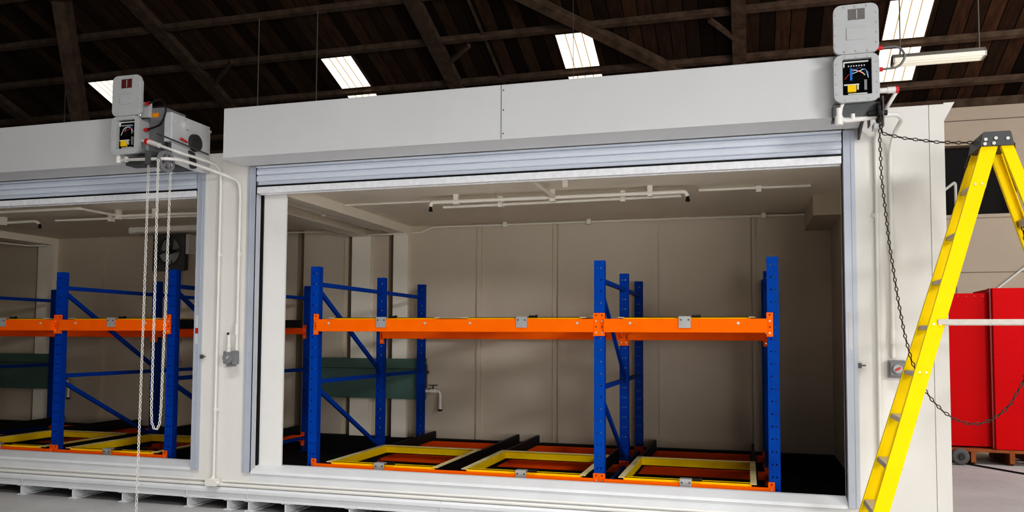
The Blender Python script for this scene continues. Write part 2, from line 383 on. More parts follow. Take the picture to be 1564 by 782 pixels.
# ------------------------------------------------------------------ rolling shutters
def shutter(x0, x1, hx0, hx1, label, side_plate, red_sticker):
    t = thing('rolling_shutter', label, 'shutter', ((x0+x1)/2, 0, .353))
    w = .01
    h = MB(); h.prism([(-.35, 3.322), (-.35, 3.785), (-.344, 3.79), (-.01, 3.79), (-.01, 3.775), (-.338, 3.775), (-.338, 3.334), (-.06, 3.312), (-.06, 3.3)], 'x', hx0, hx1)
    h.box(hx0, hx0+.004, -.35, -.01, 3.31, 3.785); 
    hd = h.build('hood', M['hood'], t, bevel=.004)
    seam = hx0+2.72
    s = MB(); s.box(seam-.0025, seam+.0025, -.3525, -.35, 3.325, 3.785)
    for z in (3.37, 3.57, 3.74): s.cyl((seam+.02, -.357, z), (seam+.02, -.349, z), .006, 8)
    s.build('seam', M['dkgrey'], hd)
    # curtain: a stack of interlocking curved slats
    c = MB(); prof = [(-.03, 3.302), (-.045, 3.295), (-.045, 3.285), (-.03, 3.279)]
    for zt_, zb_ in ((3.276, 3.214), (3.211, 3.150)):
        prof += [(-.012, zt_+.001), (-.012, zt_), (-.03, zt_-.008), (-.036, (zt_+zb_)/2), (-.036, zb_+.006), (-.030, zb_+.001), (-.012, zb_)]
    prof += [(-.006, 3.148), (-.006, 3.105), (.012, 3.105), (.012, 3.302)]
    c.prism(prof, 'x', x0+.018, x1-.012)
    n = int((x1-x0)/.42)
    for i in range(n): c.cyl((x0+.2+i*.42, -.013, 3.125), (x0+.2+i*.42, -.005, 3.125), .007, 8)
    c.build('curtain', M['slat'], t)
    b = MB(); b.box(x0+.022, x1-.014, -.03, .03, 3.036, 3.096)
    b.box(x0+.022, x1-.014, .03, .06, 3.03, 3.04)
    for i in range(n): b.cyl((x0+.2+i*.42, -.034, 3.075), (x0+.2+i*.42, -.029, 3.075), .007, 8)
    b.build('bottom_bar', M['galv'], t, bevel=.004)
    MB().box(x0+.018, x1-.012, -.026, .02, 3.096, 3.114).build('seal', M['black'], t)
    for s_, xe in ((-1, x0), (1, x1)):
        g = MB()
        X = lambda d: xe+s_*d
        g.box(X(.0), X(.085), -.018, -.002, .36, 3.3); g.box(X(.0), X(.012), -.02, .03, .36, 3.3)
        g.box(X(0), X(.012), .03, .06, .36, 3.3)
        g.box(X(.055), X(.062), -.024, -.018, .36, 3.3)
        for i in range(6): g.cyl((X(.04), -.024, .5+i*.5), (X(.04), -.017, .5+i*.5), .007, 8)
        go = g.build('side_guide', M['guide'], t)
        MB().box(X(-.01 if s_ < 0 else -.002), X(.06), .06 if s_ > 0 else .098, .128 if s_ > 0 else .112, .395, 3.1).build('weather_strip', M['black'], go)
        if s_ > 0:
            l = MB(); l.box(X(.085), X(.108), -.03, -.005, 1.435, 1.475); l.box(X(.108), X(.14), -.02, -.014, 1.45, 1.462); l.build('latch', M['dkgrey'], go)
            MB().box(X(.02), X(.048), -.021, -.018, 1.58, 1.86).build('label_strip', M['paper'], go)
            if red_sticker: MB().box(X(.018), X(.05), -.0225, -.021, 1.68, 1.735).build('warning_sticker', M['sticker'], go)
    if side_plate:
        p = MB(); p.prism([(-.41, 3.34), (-.41, 3.42), (-.1, 3.72), (-.004, 3.72), (-.004, 3.22), (-.03, 3.215)], 'x', hx1+.002, hx1+.014)
        p.build('end_plate', M['dkgrey'], t)
    return t
shutter(LD[0], LD[1], -10.6, -5.52, 'raised roller shutter over the left opening, under its long grey hood', False, True)
shutter(RD[0], RD[1], -4.695, .845, 'raised roller shutter over the wide right opening, with seamed grey hood', True, False)

# ------------------------------------------------------------------ explosion-proof control boxes
def control_box(x0, x1, yf, zb, zt, lidt, label, win, mirror):
    cx = (x0+x1)/2; w = x1-x0; h = zt-zb; cz = (zt+zb)/2; yb = -.352
    t = thing('control_box', label, 'control box', (cx, yb, zb))
    o = MB(); out = rrect(cx, cz, w, h, .055)
    ow = w*.64; oh = h*.76; ocx = cx+.004; ocz = cz+.01
    inn = rrect(ocx, ocz, ow, oh, .008)
    o.frame_y(out, inn, yf, yf+.035)
    inn2 = rrect(ocx, ocz, ow, oh, .008)
    bo = rrect(cx, cz, w*.9, h*.9, .04)
    o.frame_y(bo, inn2, yf+.035, yb)
    for k in range(4):
        for s in (-1, 1):
            o.cyl((cx+s*(w/2-.018), yf-.006, zb+h*(.18+.21*k)), (cx+s*(w/2-.018), yf+.002, zb+h*(.18+.21*k)), .006, 8)
    for k in range(3):
        for z in (zb+.02, zt-.02): o.cyl((cx+w*(.25*k-.25), yf-.006, z), (cx+w*(.25*k-.25), yf+.002, z), .006, 8)
    o.build('enclosure', M['enclosure'], t)
    # electronics
    pn = MB().box(ocx-ow/2+.001, ocx+ow/2-.001, yf+.04, yf+.05, ocz-oh/2+.001, ocz+oh/2-.001).build('circuit_panel', M['panel'], t)
    L = ocx-ow/2; Bz = ocz-oh/2
    MB().box(L+ow*.18, L+ow*.47, yf+.015, yf+.04, Bz+oh*.1, Bz+oh*.29).build('relay', M['relay'], pn)
    def bit(name, a0, a1, b0, b1, m='whitec', y=.02): MB().box(L+ow*a0, L+ow*a1, yf+y, yf+.04, Bz+oh*b0, Bz+oh*b1).build(name, M[m], pn)
    bit('relay_base', .06, .58, .3, .33, y=.03); bit('relay_clip', .5, .56, .16, .28, 'plate'); bit('fuse', .75, .84, .14, .42, 'motor')
    bit('wire_duct', .04, .9, .92, .945); bit('wire_duct', .04, .08, .8, .919); bit('wire_duct', .2, .85, .04, .065, y=.025)
    for k in range(7): MB().cyl((L+ow*(.22+.09*k), yf+.02, Bz+oh*.82), (L+ow*(.22+.09*k), yf+.045, Bz+oh*.82), .005, 8).build('terminal', M['plate'], pn)
    if not mirror: MB().box(L+ow*.26, L+ow*.34, yf+.012, yf+.035, Bz+oh*.42, Bz+oh*.75).build('capacitor', M['bluec'], pn)
    for k, mm in enumerate(('whitec', 'redc', 'cable', 'whitec', 'bluec', 'cable')):
        rnd = random.Random(k+int(100*w))
        p = [(L+ow*rnd.uniform(.08, .5), yf+.035, Bz+oh*rnd.uniform(.45, .7)), (L+ow*rnd.uniform(.3, .6), yf+.02, Bz+oh*rnd.uniform(.6, .8)), (L+ow*rnd.uniform(.6, .92), yf+.02, Bz+oh*rnd.uniform(.6, .75)), (L+ow*rnd.uniform(.7, .92), yf+.035, Bz+oh*rnd.uniform(.45, .62))]
        MB().tube(p, .0028, 6, bend=.04).build('wire', M[mm], pn)
    # hinged lid standing open above
    lz0 = zt+.004; lh = lidt-lz0; lcz = (lz0+lidt)/2
    ld = MB(); ld.prism(rrect(cx, lcz, w*1.0, lh, .055), 'y', yf, yf+.035)
    ld.prism(rrect(cx, lcz, w*.88, lh*.9, .045), 'y', yf+.035, yf+.07)
    ld.prism(rrect(cx+.005, lcz-lh*.1, w*.46, lh*.24, .006), 'y', yf-.006, yf)
    for k in range(4):
        for s in (-1, 1): ld.cyl((cx+s*(w/2-.016), yf-.006, lz0+lh*(.2+.2*k)), (cx+s*(w/2-.016), yf+.002, lz0+lh*(.2+.2*k)), .006, 8)
    for k in range(3):
        for z in (lz0+.018, lidt-.018): ld.cyl((cx+w*(.25*k-.25), yf-.008, z), (cx+w*(.25*k-.25), yf+.002, z), .0075, 8)
    for s in (-1, 1): ld.box(cx+s*w*.3-.02, cx+s*w*.3+.02, yf+.036, yf+.06, zt-.02, lz0+.03)
    lo = ld.build('lid', M['enclosure'], t, bevel=.003)
    MB().box(cx-w*.17, cx+w*.2, yf-.003, yf, lz0+lh*.68, lz0+lh*.9).build('lid_window', M[win], lo)
    MB().box(cx+.004, cx+.010, yf-.005, yf-.003, lz0+lh*.7, lz0+lh*.88).build('gauge_needle', M['enclosure'], lo)
    return t
tl = control_box(-5.795, -5.475, -.55, 3.368, 3.732, 4.125, 'left control box, lid open, dark red window, beside the big motor plate', 'glassr', True)
tr = control_box(.63, .94, -.5, 3.388, 3.742, 4.115, 'right control box, lid open, grey window, in front of the skylights', 'glassg', False)
# glands and looped lead between lid and body
def lead(t, x, yf, z0, z1, out, dy, m):
    for z, n in ((z0, 'gland'), (z1, 'gland')): MB().cyl((x, yf+.09, z), (x+.035, yf+.09, z), .017, 12).build(n, M['redc'], t)
    q = yf+.09; MB().tube([(x+.03, q, z0), (x+out*.75, q-dy*.7, z0), (x+out, q-dy, (z0+z1)/2), (x+out*.75, q-dy*.7, z1), (x+.03, q, z1)], .009, 8, bend=out*.5).build('looped_lead', M[m], t)
lead(tl, -5.475, -.56, 3.61, 3.86, .38, .17, 'cable')
lead(tr, .94, -.5, 3.64, 3.80, .19, .02, 'gcable')
g = MB(); g.cyl((.93, -.43, 3.475), (1.0, -.43, 3.475), .02, 14); g.cyl((1.0, -.43, 3.475), (1.055, -.43, 3.475), .024, 14); g.build('conduit_stub', M['pipe'], tr)
MB().cyl((1.055, -.43, 3.475), (1.075, -.43, 3.475), .027, 14).build('end_cap', M['redc'], tr)

# ------------------------------------------------------------------ shutter operators
t = thing('shutter_operator', 'big grey motor drive with drilled end plate, right of the left control box', 'motor', (-5.2, -.3, 3.26))
p = MB(); p.prism([(-.545, 3.262), (-.545, 3.725), (-.012, 3.725), (-.012, 3.68), (-.004, 3.68), (-.004, 3.262), (-.2, 3.24)], 'x', -5.112, -5.1)
for y, z in ((-.5, 3.3), (-.05, 3.3), (-.05, 3.66), (-.5, 3.66)): p.cyl((-5.1, y, z), (-5.092, y, z), .01, 8)
p.box(-5.1, -5.085, -.03, -.005, 3.665, 3.69); p.build('end_plate', M['plate'], t)
MB().box(-5.195, -5.112, -.55, -.36, 3.46, 3.735).build('gear_case', M['plate'], t, bevel=.006)
m1 = MB(); m1.box(-5.5, -5.31, -.4, -.1, 3.3, 3.84); m1.box(-5.31, -5.2, -.36, -.1, 3.36, 3.74); m1.build('motor_housing', M['motor'], t, bevel=.012)
MB().box(-5.455, -5.385, -.404, -.4, 3.745, 3.785).build('warning_label', M['amber'], t)
mm_ = MB(); mm_.box(-5.56, -5.46, -.44, -.40, 3.74, 3.89); mm_.build('mounting_angle', M['plate'], t, bevel=.004)
MB().cyl((-5.1, -.37, 3.655), (-5.07, -.37, 3.655), .045, 24).build('bearing_cap', M['plate'], t)
dd = MB(); dd.cyl((-5.1, -.245, 3.51), (-5.065, -.245, 3.51), .085, 28, .08); dd.box(-5.065, -5.06, -.26, -.22, 3.535, 3.545); dd.build('sprocket_cover', M['cap'], t)
br = MB(); br.prism([(-.33, 3.42), (-.26, 3.41), (-.22, 3.29), (-.27, 3.27), (-.31, 3.33)], 'x', -5.1, -5.075); br.cyl((-5.1, -.275, 3.29), (-5.06, -.275, 3.29), .035, 14); br.build('brake_lever', M['cap'], t)
MB().bar((-5.06, -.80, 3.465), (-5.06, -.08, 3.434), .014, .012).build('brake_rod', M['dkgrey'], t)
MB().bar((-5.07, -.47, 3.5), (-5.07, -.38, 3.485), .014, .014).build('release_handle', M['redc'], t)
wl = MB()
cy, cz = -.665, 3.24
for r0, r1, a, b in ((.07, .1, -5.085, -5.05), (0.001, .03, -5.1, -5.045)):
    n = 28; vs = []
    for x in (a, b):
        for r in (r0, r1):
            vs += [(x, cy+r*math.cos(2*math.pi*i/n), cz+r*math.sin(2*math.pi*i/n)) for i in range(n)]
    fs = []
    for i in range(n):
        j = (i+1) % n; fs += [(i, j, n+j, n+i), (2*n+i, 2*n+j, 3*n+j, 3*n+i), (n+i, n+j, 3*n+j, 3*n+i), (i, j, 2*n+j, 2*n+i)]
    wl.add(vs, fs)
for k in range(5):
    a = 2*math.pi*k/5+.3; wl.bar((-5.068, cy+.02*math.cos(a), cz+.02*math.sin(a)), (-5.068, cy+.08*math.cos(a), cz+.08*math.sin(a)), .02, .03, (1,0,0))
wl.build('chain_wheel', M['motor'], t)
ax = MB(); ax.cyl((-5.3, cy, cz), (-5.05, cy, cz), .018, 12); ax.box(-5.25, -5.19, -.72, -.5, 3.22, 3.34); ax.box(-5.42, -5.19, -.56, -.1, 3.27, 3.3); ax.build('wheel_bracket', M['dkgrey'], t)
bk = MB(); bk.box(-5.66, -5.2, -.5, -.36, 3.27, 3.35); bk.build('support_shelf', M['dkgrey'], t)

t = thing('shutter_operator', 'dark chain drive bracket hanging beneath the right control box', 'motor', (.8, -.36, 3.2))
k = MB(); k.box(.625, .95, -.46, -.352, 3.29, 3.39); k.box(.62, .66, -.43, -.352, 3.27, 3.29); k.build('support_shelf', M['dkgrey'], t, bevel=.003)
MB().box(.64, .9, -.45, -.36, 3.28, 3.292).build('shelf_lip', M['plate'], t)
MB().box(.90, .955, -.47, -.36, 3.19, 3.235).build('guide_block', M['plate'], t, bevel=.004)
wl = MB(); wl.cyl((.92, -.47, 3.3), (.94, -.47, 3.3), .075, 24); wl.cyl((.86, -.47, 3.3), (.99, -.47, 3.3), .02, 12); wl.build('chain_wheel', M['blackm'], t)
k = MB(); k.box(.955, .965, -.5, -.36, 3.2, 3.42); k.box(.87, .88, -.44, -.36, 3.22, 3.3); k.build('wheel_bracket', M['dkgrey'], t)

# ------------------------------------------------------------------ chains
def chain(path, name, label, m, **kw):
    lo = min(path, key=lambda p: p[2])
    return tag(links(path, **kw).build(name, M[m], loc=lo), label, 'chain')
chain([(-5.295, -.62, 3.29), (-5.30, -.62, 2.0), (-5.318, -.62, .03)], 'release_chain', 'single long pale chain hanging to the floor, leftmost strand at left door', 'chain')
arc = [(-5.14-.012*0, -.755+.075*0, 3.24)]
lp_ = [(-5.068, -.765, 3.24), (-5.072, -.755, 2.0), (-5.085, -.74, 1.0), (-5.088, -.725, .88), (-5.085, -.70, .83), (-5.08, -.67, .82), (-5.078, -.64, .86), (-5.075, -.63, 1.0), (-5.072, -.61, 2.0), (-5.068, -.60, 3.24)]
chain(lp_, 'hand_chain', 'pale hand chain loop hanging from the wheel before the left opening', 'chain')
rc = [(.935, -.545, 3.3), (.925, -.55, 3.1), (.931, -.55, 2.818), (.973, -.55, 2.346), (1.025, -.55, 1.927), (1.06, -.55, 1.70), (1.101, -.55, 1.514), (1.172, -.55, 1.324), (1.23, -.55, 1.235), (1.293, -.55, 1.164), (1.365, -.55, 1.11), (1.445, -.55, 1.083), (1.52, -.55, 1.085), (1.593, -.55, 1.116), (1.66, -.55, 1.17), (1.714, -.55, 1.234), (1.792, -.55, 1.39), (1.86, -.55, 1.7), (1.84, -.56, 2.2), (1.80, -.58, 2.43)]
rc2 = [(1.56, -.62, 2.99), (1.536, -.6, 3.015), (1.41, -.58, 3.026), (1.289, -.57, 3.041), (1.08, -.56, 3.085), (.945, -.55, 3.13), (.93, -.54, 3.2)]
chain(rc, 'hand_chain', 'dark hand chain hanging in a deep curve through the yellow ladder', 'dchain', link=.043, w=.0105, wire=.0042)
chain(rc2, 'hand_chain', 'dark chain stretched almost level from the right drive to the ladder cap', 'dchain', link=.043, w=.0105, wire=.0042)

# ------------------------------------------------------------------ conduits, switches
def conduit(path, r, label, fit=(), bend=.1, extra=None):
    lo = min(path, key=lambda p: p[2])
    o = tag(MB().tube(path, r, 12, bend=bend).build('conduit_pipe', M['pipe'], loc=lo), label, 'pipe')
    for (x, y, z) in fit:
        c = MB(); c.cyl((x, y, z-.02), (x, y, z+.02), r*1.45, 12); c.box(x-.03, x+.03, y+r*.4, y+r*.9, z-.012, z+.012); c.build('clamp', M['pipe'], o)
    return o
o = conduit([(-5.47, -.5, 3.495), (-5.355, -.55, 3.465), (-5.021, -.6, 3.347), (-5.025, -.3, 3.352), (-5.0, -.06, 3.345), (-4.95, -.03, 3.28), (-4.945, -.03, 3.1), (-4.945, -.03, .3)], .014, 'left white conduit of the pair on the wall between the doors', ((-4.945, -.03, 2.45), (-4.945, -.03, .95)))
MB().cyl((-5.40, -.53, 3.478), (-5.36, -.548, 3.467), .03, 14).build('end_cap', M['redc'], o)
MB().cyl((-5.36, -.548, 3.467), (-5.22, -.57, 3.418), .024, 14).build('coupling', M['pipe'], o)
j = MB(); j.box(-5.0, -4.885, -.085, -.012, .225, .29); j.cyl((-4.945, -.04, .285), (-4.945, -.04, .31), .022, 12); j.cyl((-4.885, -.045, .25), (-4.86, -.045, .25), .02, 12); j.build('junction_box', M['pipe'], o)
o = conduit([(-5.752, -.5, 3.325), (-5.691, -.5, 3.326), (-5.206, -.7, 3.263), (-4.979, -.76, 3.243), (-4.955, -.6, 3.262), (-4.95, -.3, 3.26), (-4.868, -.06, 3.221), (-4.735, -.03, 3.16), (-4.722, -.03, 3.0), (-4.722, -.03, 1.52)], .014, 'right white conduit between the doors, ending at the grey switch', ((-4.722, -.03, 2.45),))
for p, q, r in (((-5.745, -.5, 3.30), (-5.745, -.5, 3.37), .024), ((-5.64, -.515, 3.30), (-5.64, -.515, 3.345), .018), ((-4.722, -.035, 1.67), (-4.722, -.035, 1.78), .022)): MB().cyl(p, q, r, 12).build('coupling', M['pipe'], o)
o = conduit([(.945, -.42, 3.44), (.69, -.45, 3.42), (.665, -.45, 3.26), (.9, -.45, 3.275), (1.05, -.43, 3.3), (1.12, -.3, 3.29), (1.10, -.1, 3.25), (1.072, -.035, 3.12), (1.07, -.03, 1.52)], .016, 'right of the two white conduits beside the right door, with switch', ((1.07, -.03, 2.36),), bend=.07)
for p, q, r in (((.665, -.45, 3.235), (.665, -.45, 3.3), .03), ((.665, -.45, 3.3), (.665, -.45, 3.36), .022), ((.76, -.455, 3.27), (.76, -.455, 3.31), .016), ((1.07, -.03, 1.62), (1.07, -.03, 1.74), .02)): MB().cyl(p, q, r, 12).build('coupling', M['pipe'], o)
conduit([(1.06, -.42, 3.46), (1.0, -.38, 3.36), (.975, -.1, 3.3), (.972, -.03, 3.2), (.965, -.03, .7)], .014, 'left of the two white conduits beside the right door', ((.971, -.03, 2.62),), bend=.06)
# horizontal conduits along the base frame
conduit([(XL+.1, -.016, .232), (1.2, -.016, .232)], .016, 'long white conduit lying along the container base frame', bend=0)
conduit([(XL+.1, -.012, .272), (-5.0, -.012, .272)], .011, 'thin white conduit along the sill under the left opening', bend=0)
conduit([(-4.86, -.012, .268), (1.2, -.012, .268)], .011, 'thin white conduit along the sill under the right opening', bend=0)

t = thing('disconnect_switch', 'grey round-faced switch on the wall between the doors', 'switch', (-4.79, 0, 1.37))
s = MB(); s.box(-4.873, -4.71, -.03, 0, 1.39, 1.51); s.box(-4.75, -4.70, -.07, -.03, 1.385, 1.515); s.box(-4.82, -4.74, -.05, 0, 1.365, 1.40); s.build('back_box', M['motor'], t, bevel=.006)
s = MB(); s.cyl((-4.785, -.085, 1.45), (-4.785, -.03, 1.45), .055, 22, .06); s.build('switch_face', M['motor'], t)
s = MB(); s.bar((-4.79, -.09, 1.44), (-4.77, -.09, 1.465), .012, .012, (0,1,0)); s.build('knob', M['plate'], t)
s = MB(); s.cyl((-4.80, -.045, 1.5), (-4.80, -.045, 1.69), .017, 12); s.cyl((-4.80, -.045, 1.55), (-4.80, -.045, 1.575), .026, 6); s.cyl((-4.80, -.045, 1.50), (-4.80, -.045, 1.525), .024, 12); s.build('riser_pipe', M['pipe'], t)
MB().cyl((-4.801, -.062, 1.678), (-4.80, -.03, 1.68), .014, 12).build('open_end', M['black'], t)
s = MB(); s.bar((-4.85, -.034, 1.44), (-4.82, -.034, 1.44), .04, .012, (0,0,1)); s.build('indicator', M['redc'], t)

t = thing('disconnect_switch', 'grey square switch with red dial on the wall behind the yellow ladder', 'switch', (1.08, 0, 1.36))
s = MB(); s.box(1.03, 1.15, -.05, 0, 1.365, 1.5); s.box(1.04, 1.14, -.065, -.05, 1.38, 1.485)
for x in (1.045, 1.135):
    for z in (1.38, 1.485): s.cyl((x, -.056, z), (x, -.049, z), .007, 8)
s.build('back_box', M['motor'], t, bevel=.006)
MB().cyl((1.09, -.085, 1.435), (1.09, -.065, 1.435), .032, 20).build('switch_face', M['enclosure'], t)
MB().bar((1.072, -.09, 1.425), (1.108, -.09, 1.445), .014, .014, (0,1,0)).build('dial', M['redc'], t)

# ------------------------------------------------------------------ pallet racks
UH = 2.345; UW = .093
def upright_mb(xc, y, z0=.125, d=.075):
    """C channel with a punched front face (real holes)"""
    mb = MB(); w2 = UW/2
    xs = [-w2, -.021, -.011, .011, .021, w2]
    zs = [z0]; z = z0+.075
    rows = []
    while z+.014 < UH-.03: rows.append(z); z += .1035
    # keep a row near the top
    for r in rows: zs += [r, r+.014]
    zs.append(UH)
    for iz in range(len(zs)-1):
        hole = iz % 2 == 1
        for ix in range(5):
            if hole and ix in (1, 3): continue
            x0, x1, a, b = xs[ix], xs[ix+1], zs[iz], zs[iz+1]
            mb.add([(xc+x0, y, a), (xc+x1, y, a), (xc+x1, y, b), (xc+x0, y, b)], [(0,1,2,3)])
    for s in (-1, 1):
        mb.add([(xc+s*w2, y, z0), (xc+s*w2, y+d, z0), (xc+s*w2, y+d, UH), (xc+s*w2, y, UH)], [(0,1,2,3)])
        mb.add([(xc+s*w2, y+d, z0), (xc+s*(w2-.018), y+d, z0), (xc+s*(w2-.018), y+d, UH), (xc+s*w2, y+d, UH)], [(0,1,2,3)])
    return mb
YU = (.30, 1.79, 2.99)
def bracket(xa, xb, y, z0, z1, par):
    b = MB(); b.box(xa, xb, y-.012, y-.001, z0, z1)
    b.build('beam_bracket', M['orange'], par)
    xm = (xa+xb)/2; h = MB()
    for k in range(2):
        z = z0+(z1-z0)*(.15+.5*k); h.cyl((xm, y-.016, z), (xm, y-.011, z), .008, 8)
    h.build('rivet', M['bolt'], par)
    h = MB()
    for k in range(2):
        z = z0+(z1-z0)*(.4+.5*k); h.cyl((xm, y-.0135, z), (xm, y-.0115, z), .007, 8)
    h.build('slot', M['black'], par)
def rack(frames, label, group=None):
    t = thing('pallet_rack', label, 'rack', (frames[0], 1.6, .12))
    for x in frames:
        for y in YU:
            u = upright_mb(x, y).build('upright', M['blue'], t)
            fp = MB(); fp.box(x-.06, x+.06, y-.03, y+.1, .12, .127); fp.build('foot_plate', M['blue'], u)
        xb = x
        yf, ym, yr = YU[0]+.06, YU[1]+.02, YU[2]+.02
        br = lambda p, q: MB().bar(p, q, .028, .042, (1,0,0)).build('brace', M['blue'], t)
        for z in (2.175, 1.215, .30):
            br((xb, yf, z), (xb, ym, z)); br((xb, ym+.03, z), (xb, yr, z))
        br((xb, yf, 2.13), (xb, ym, 1.26)); br((xb, yf, 1.16), (xb, ym, .40))
    for xa, xb in zip(frames, frames[1:]):
        a = xa+UW/2; b = xb-UW/2
        for yi, (lz0, lz1, uz0, uz1) in enumerate(((.315, .432, 1.708, 1.826), (.25, .332, 1.64, 1.755), (.25, .332, 1.69, 1.775))):
            y = YU[yi]
            for z0, z1, up_ in ((lz0, lz1, 0), (uz0, uz1, 1)):
                bm_ = MB(); bm_.box(a, b, y-.05, y-.002, z0, z1)
                if yi == 0:
                    n = 4 if b-a > 2 else 2
                    for k in range(n):
                        x = a+(b-a)*((k+.5)/n if n == 4 else (.17, .83)[k]) + (0 if n == 2 else (-.2, .12, -.12, .2)[k])
                        bm_.cyl((x, y-.056, z0+.08), (x, y-.049, z0+.08), .012, 10, mi=1)
                o = bm_.build('beam', [M['orange'], M['bolt']], t, bevel=.004)
                bz = (1.676, 1.878) if (yi == 0 and up_) else (.30, .475) if yi == 0 else (z0-.06, z1+.04)
                bracket(a-.046, a+.006, y, bz[0], bz[1], o); bracket(b-.006, b+.046, y, bz[0], bz[1], o)
        lanes = [(xa+.21, xa+1.28)] if b-a < 2 else [(xa+.21, xa+1.28), (xa+1.59, xa+2.665)]
        for c0, c1 in lanes:
            for x in (c0-.025, c1+.025):
                for p, q in (((x, .31, .385), (x, 3.08, .395)), ((x, .31, 1.775), (x, 3.08, 1.835))):
                    r = MB(); r.bar(p, q, .03, .10, (1,0,0)); r.bar((x, p[1], p[2]-.046), (x, q[1], q[2]-.046), .07, .008, (1,0,0))
                    r.build('rail', M['blackm'], t)
    return lanes
RF = (-4.08, -1.256, .207); LF = (-10.05, -7.2, -5.745)
rack(RF, 'blue and orange pallet rack seen through the wide right opening')
rack(LF, 'blue and orange pallet rack behind the hanging chains, left opening')

def cart(c0, c1, up_, label, group):
    zt = 1.842 if up_ else .456; rise = .025 if up_ else .004
    z1 = zt+rise
    t = thing('pushback_cart', label, 'cart', ((c0+c1)/2, .9, zt-.085), group)
    y0, y1 = .302, 1.56
    f = MB(); f.box(c0, c1, y0, y0+.008, zt-.08, zt); f.box(c0, c1, y0, y0+.045, zt-.006, zt); f.build('front_bar', M['yellow'], t)
    f = MB(); f.box(c0+.008, c1-.008, y1-.008, y1, z1-.085, z1-.007); f.build('rear_bar', M['yellow'], t)
    MB().box(c0+.008, c1-.008, y1-.045, y1, z1-.007, z1).build('rear_edge', M['lip'], t)
    for x, s in ((c0, 1), (c1, -1)):
        f = MB()
        v = [(x, y0+.045, zt-.08), (x+s*.008, y0+.045, zt-.08), (x+s*.008, y1, z1-.085), (x, y1, z1-.085), (x, y0+.045, zt-.007), (x+s*.008, y0+.045, zt-.007), (x+s*.008, y1, z1-.007), (x, y1, z1-.007)]
        f.hexa(v); so = f.build('side_bar', M['yellow'], t)
        e = MB(); a, b = (x-s*.04, x+s*.012)
        e.hexa([(a, y0-.02, zt-.007), (b, y0-.02, zt-.007), (b, y1, z1-.007), (a, y1, z1-.007), (a, y0-.02, zt), (b, y0-.02, zt), (b, y1, z1), (a, y1, z1)])
        e.build('side_edge', M['lip'], so)
    xm = (c0+c1)/2
    p = MB(); pz0, pz1 = (1.747, 1.846) if up_ else (.385, .474)
    p.box(xm-.05, xm+.05, .238, .248, pz0, pz1); p.box(xm-.05, xm+.05, .248, .31, pz1-.008, pz1)
    po = p.build('stop_plate', M['zinc'], t)
    q = MB()
    for dx in (-.032, .032): q.cyl((xm+dx, .234, pz1-.03), (xm+dx, .239, pz1-.03), .008, 8)
    q.build('bolt', M['dkgrey'], po)
    q = MB(); q.box(xm+.055, xm+.115, .285, .33, zt, zt+.016); q.cyl((xm+.115, .305, zt+.008), (xm+.13, .305, zt+.008), .014, 10); q.build('catch', M['blackm'], po)
G1, G2, G3, G4 = 'carts at the foot of the right rack', 'carts on the upper level of the right rack', 'carts at the foot of the left rack', 'carts on the upper level of the left rack'
cart(-3.87, -2.80, 0, 'yellow low cart at the foot of right rack, leftmost of three', G1)
cart(-2.49, -1.415, 0, 'yellow low cart in the middle of right rack, left of centre upright', G1)
cart(-1.046, .024, 0, 'yellow low cart at the foot of right rack, right of centre upright', G1)
cart(-3.87, -2.80, 1, 'upper-level cart on right rack, leftmost of three, showing grey stop plate', G2)
cart(-2.49, -1.415, 1, 'upper-level cart on right rack, just left of the centre upright', G2)
cart(-1.046, .024, 1, 'upper-level cart on right rack, right of the centre upright', G2)
cart(-8.46, -7.385, 0, 'yellow low cart at the far left edge, left rack floor level', G3)
cart(-6.99, -5.92, 0, 'yellow low cart behind the long single chain, left rack floor level', G3)
cart(-8.46, -7.385, 1, 'upper-level cart at the left edge of the photo, on left rack', G4)
cart(-6.99, -5.92, 1, 'upper-level cart behind the hanging chains, on left rack', G4)

# ------------------------------------------------------------------ things inside the container
def heater(x0, x1, label, pipe_x):
    t = thing('unit_heater', label, 'heater', ((x0+x1)/2, 3.2, .84))
    b = MB(); b.prism([(3.09, .845), (3.09, 1.25), (3.13, 1.375), (3.158, 1.375), (3.158, .845)], 'x', x0, x1)
    b.build('casing', M['heater'], t, bevel=.004)
    s = MB(); s.box(x0+.002, x1-.002, 3.086, 3.092, 1.236, 1.246); s.build('seam', M['dkgrey'], t)
    e = MB(); e.box(x1, x1+.012, 3.11, 3.155, 1.0, 1.3); e.cyl((x1, 3.15, 1.2), (x1+.03, 3.15, 1.2), .02, 12); e.build('end_fitting', M['dkgrey'], t)
    p = MB(); p.tube([(x1-.03, 3.12, .955), (pipe_x, 3.12, .955), (pipe_x, 3.12, .72)], .02, 12, bend=.05)
    p.cyl((x1+.08, 3.12, .955), (x1+.14, 3.12, .955), .03, 12); p.build('drain_pipe', M['ppipe'], t)
    v = MB(); v.cyl((x1+.11, 3.12, .98), (x1+.11, 3.12, 1.03), .012, 8); v.bar((x1+.05, 3.12, 1.03), (x1+.17, 3.12, 1.035), .02, .012, (0,1,0)); v.build('valve_handle', M['dkgrey'], t)
    MB().cyl((pipe_x, 3.12, .70), (pipe_x, 3.12, .725), .026, 12).build('pipe_mouth', M['black'], t)
heater(-5.585, -4.055, 'dark green heater on the back wall behind the right rack', -3.845)
heater(-11.2, -10.0, 'dark green heater at the left edge, behind the left rack', -9.84)

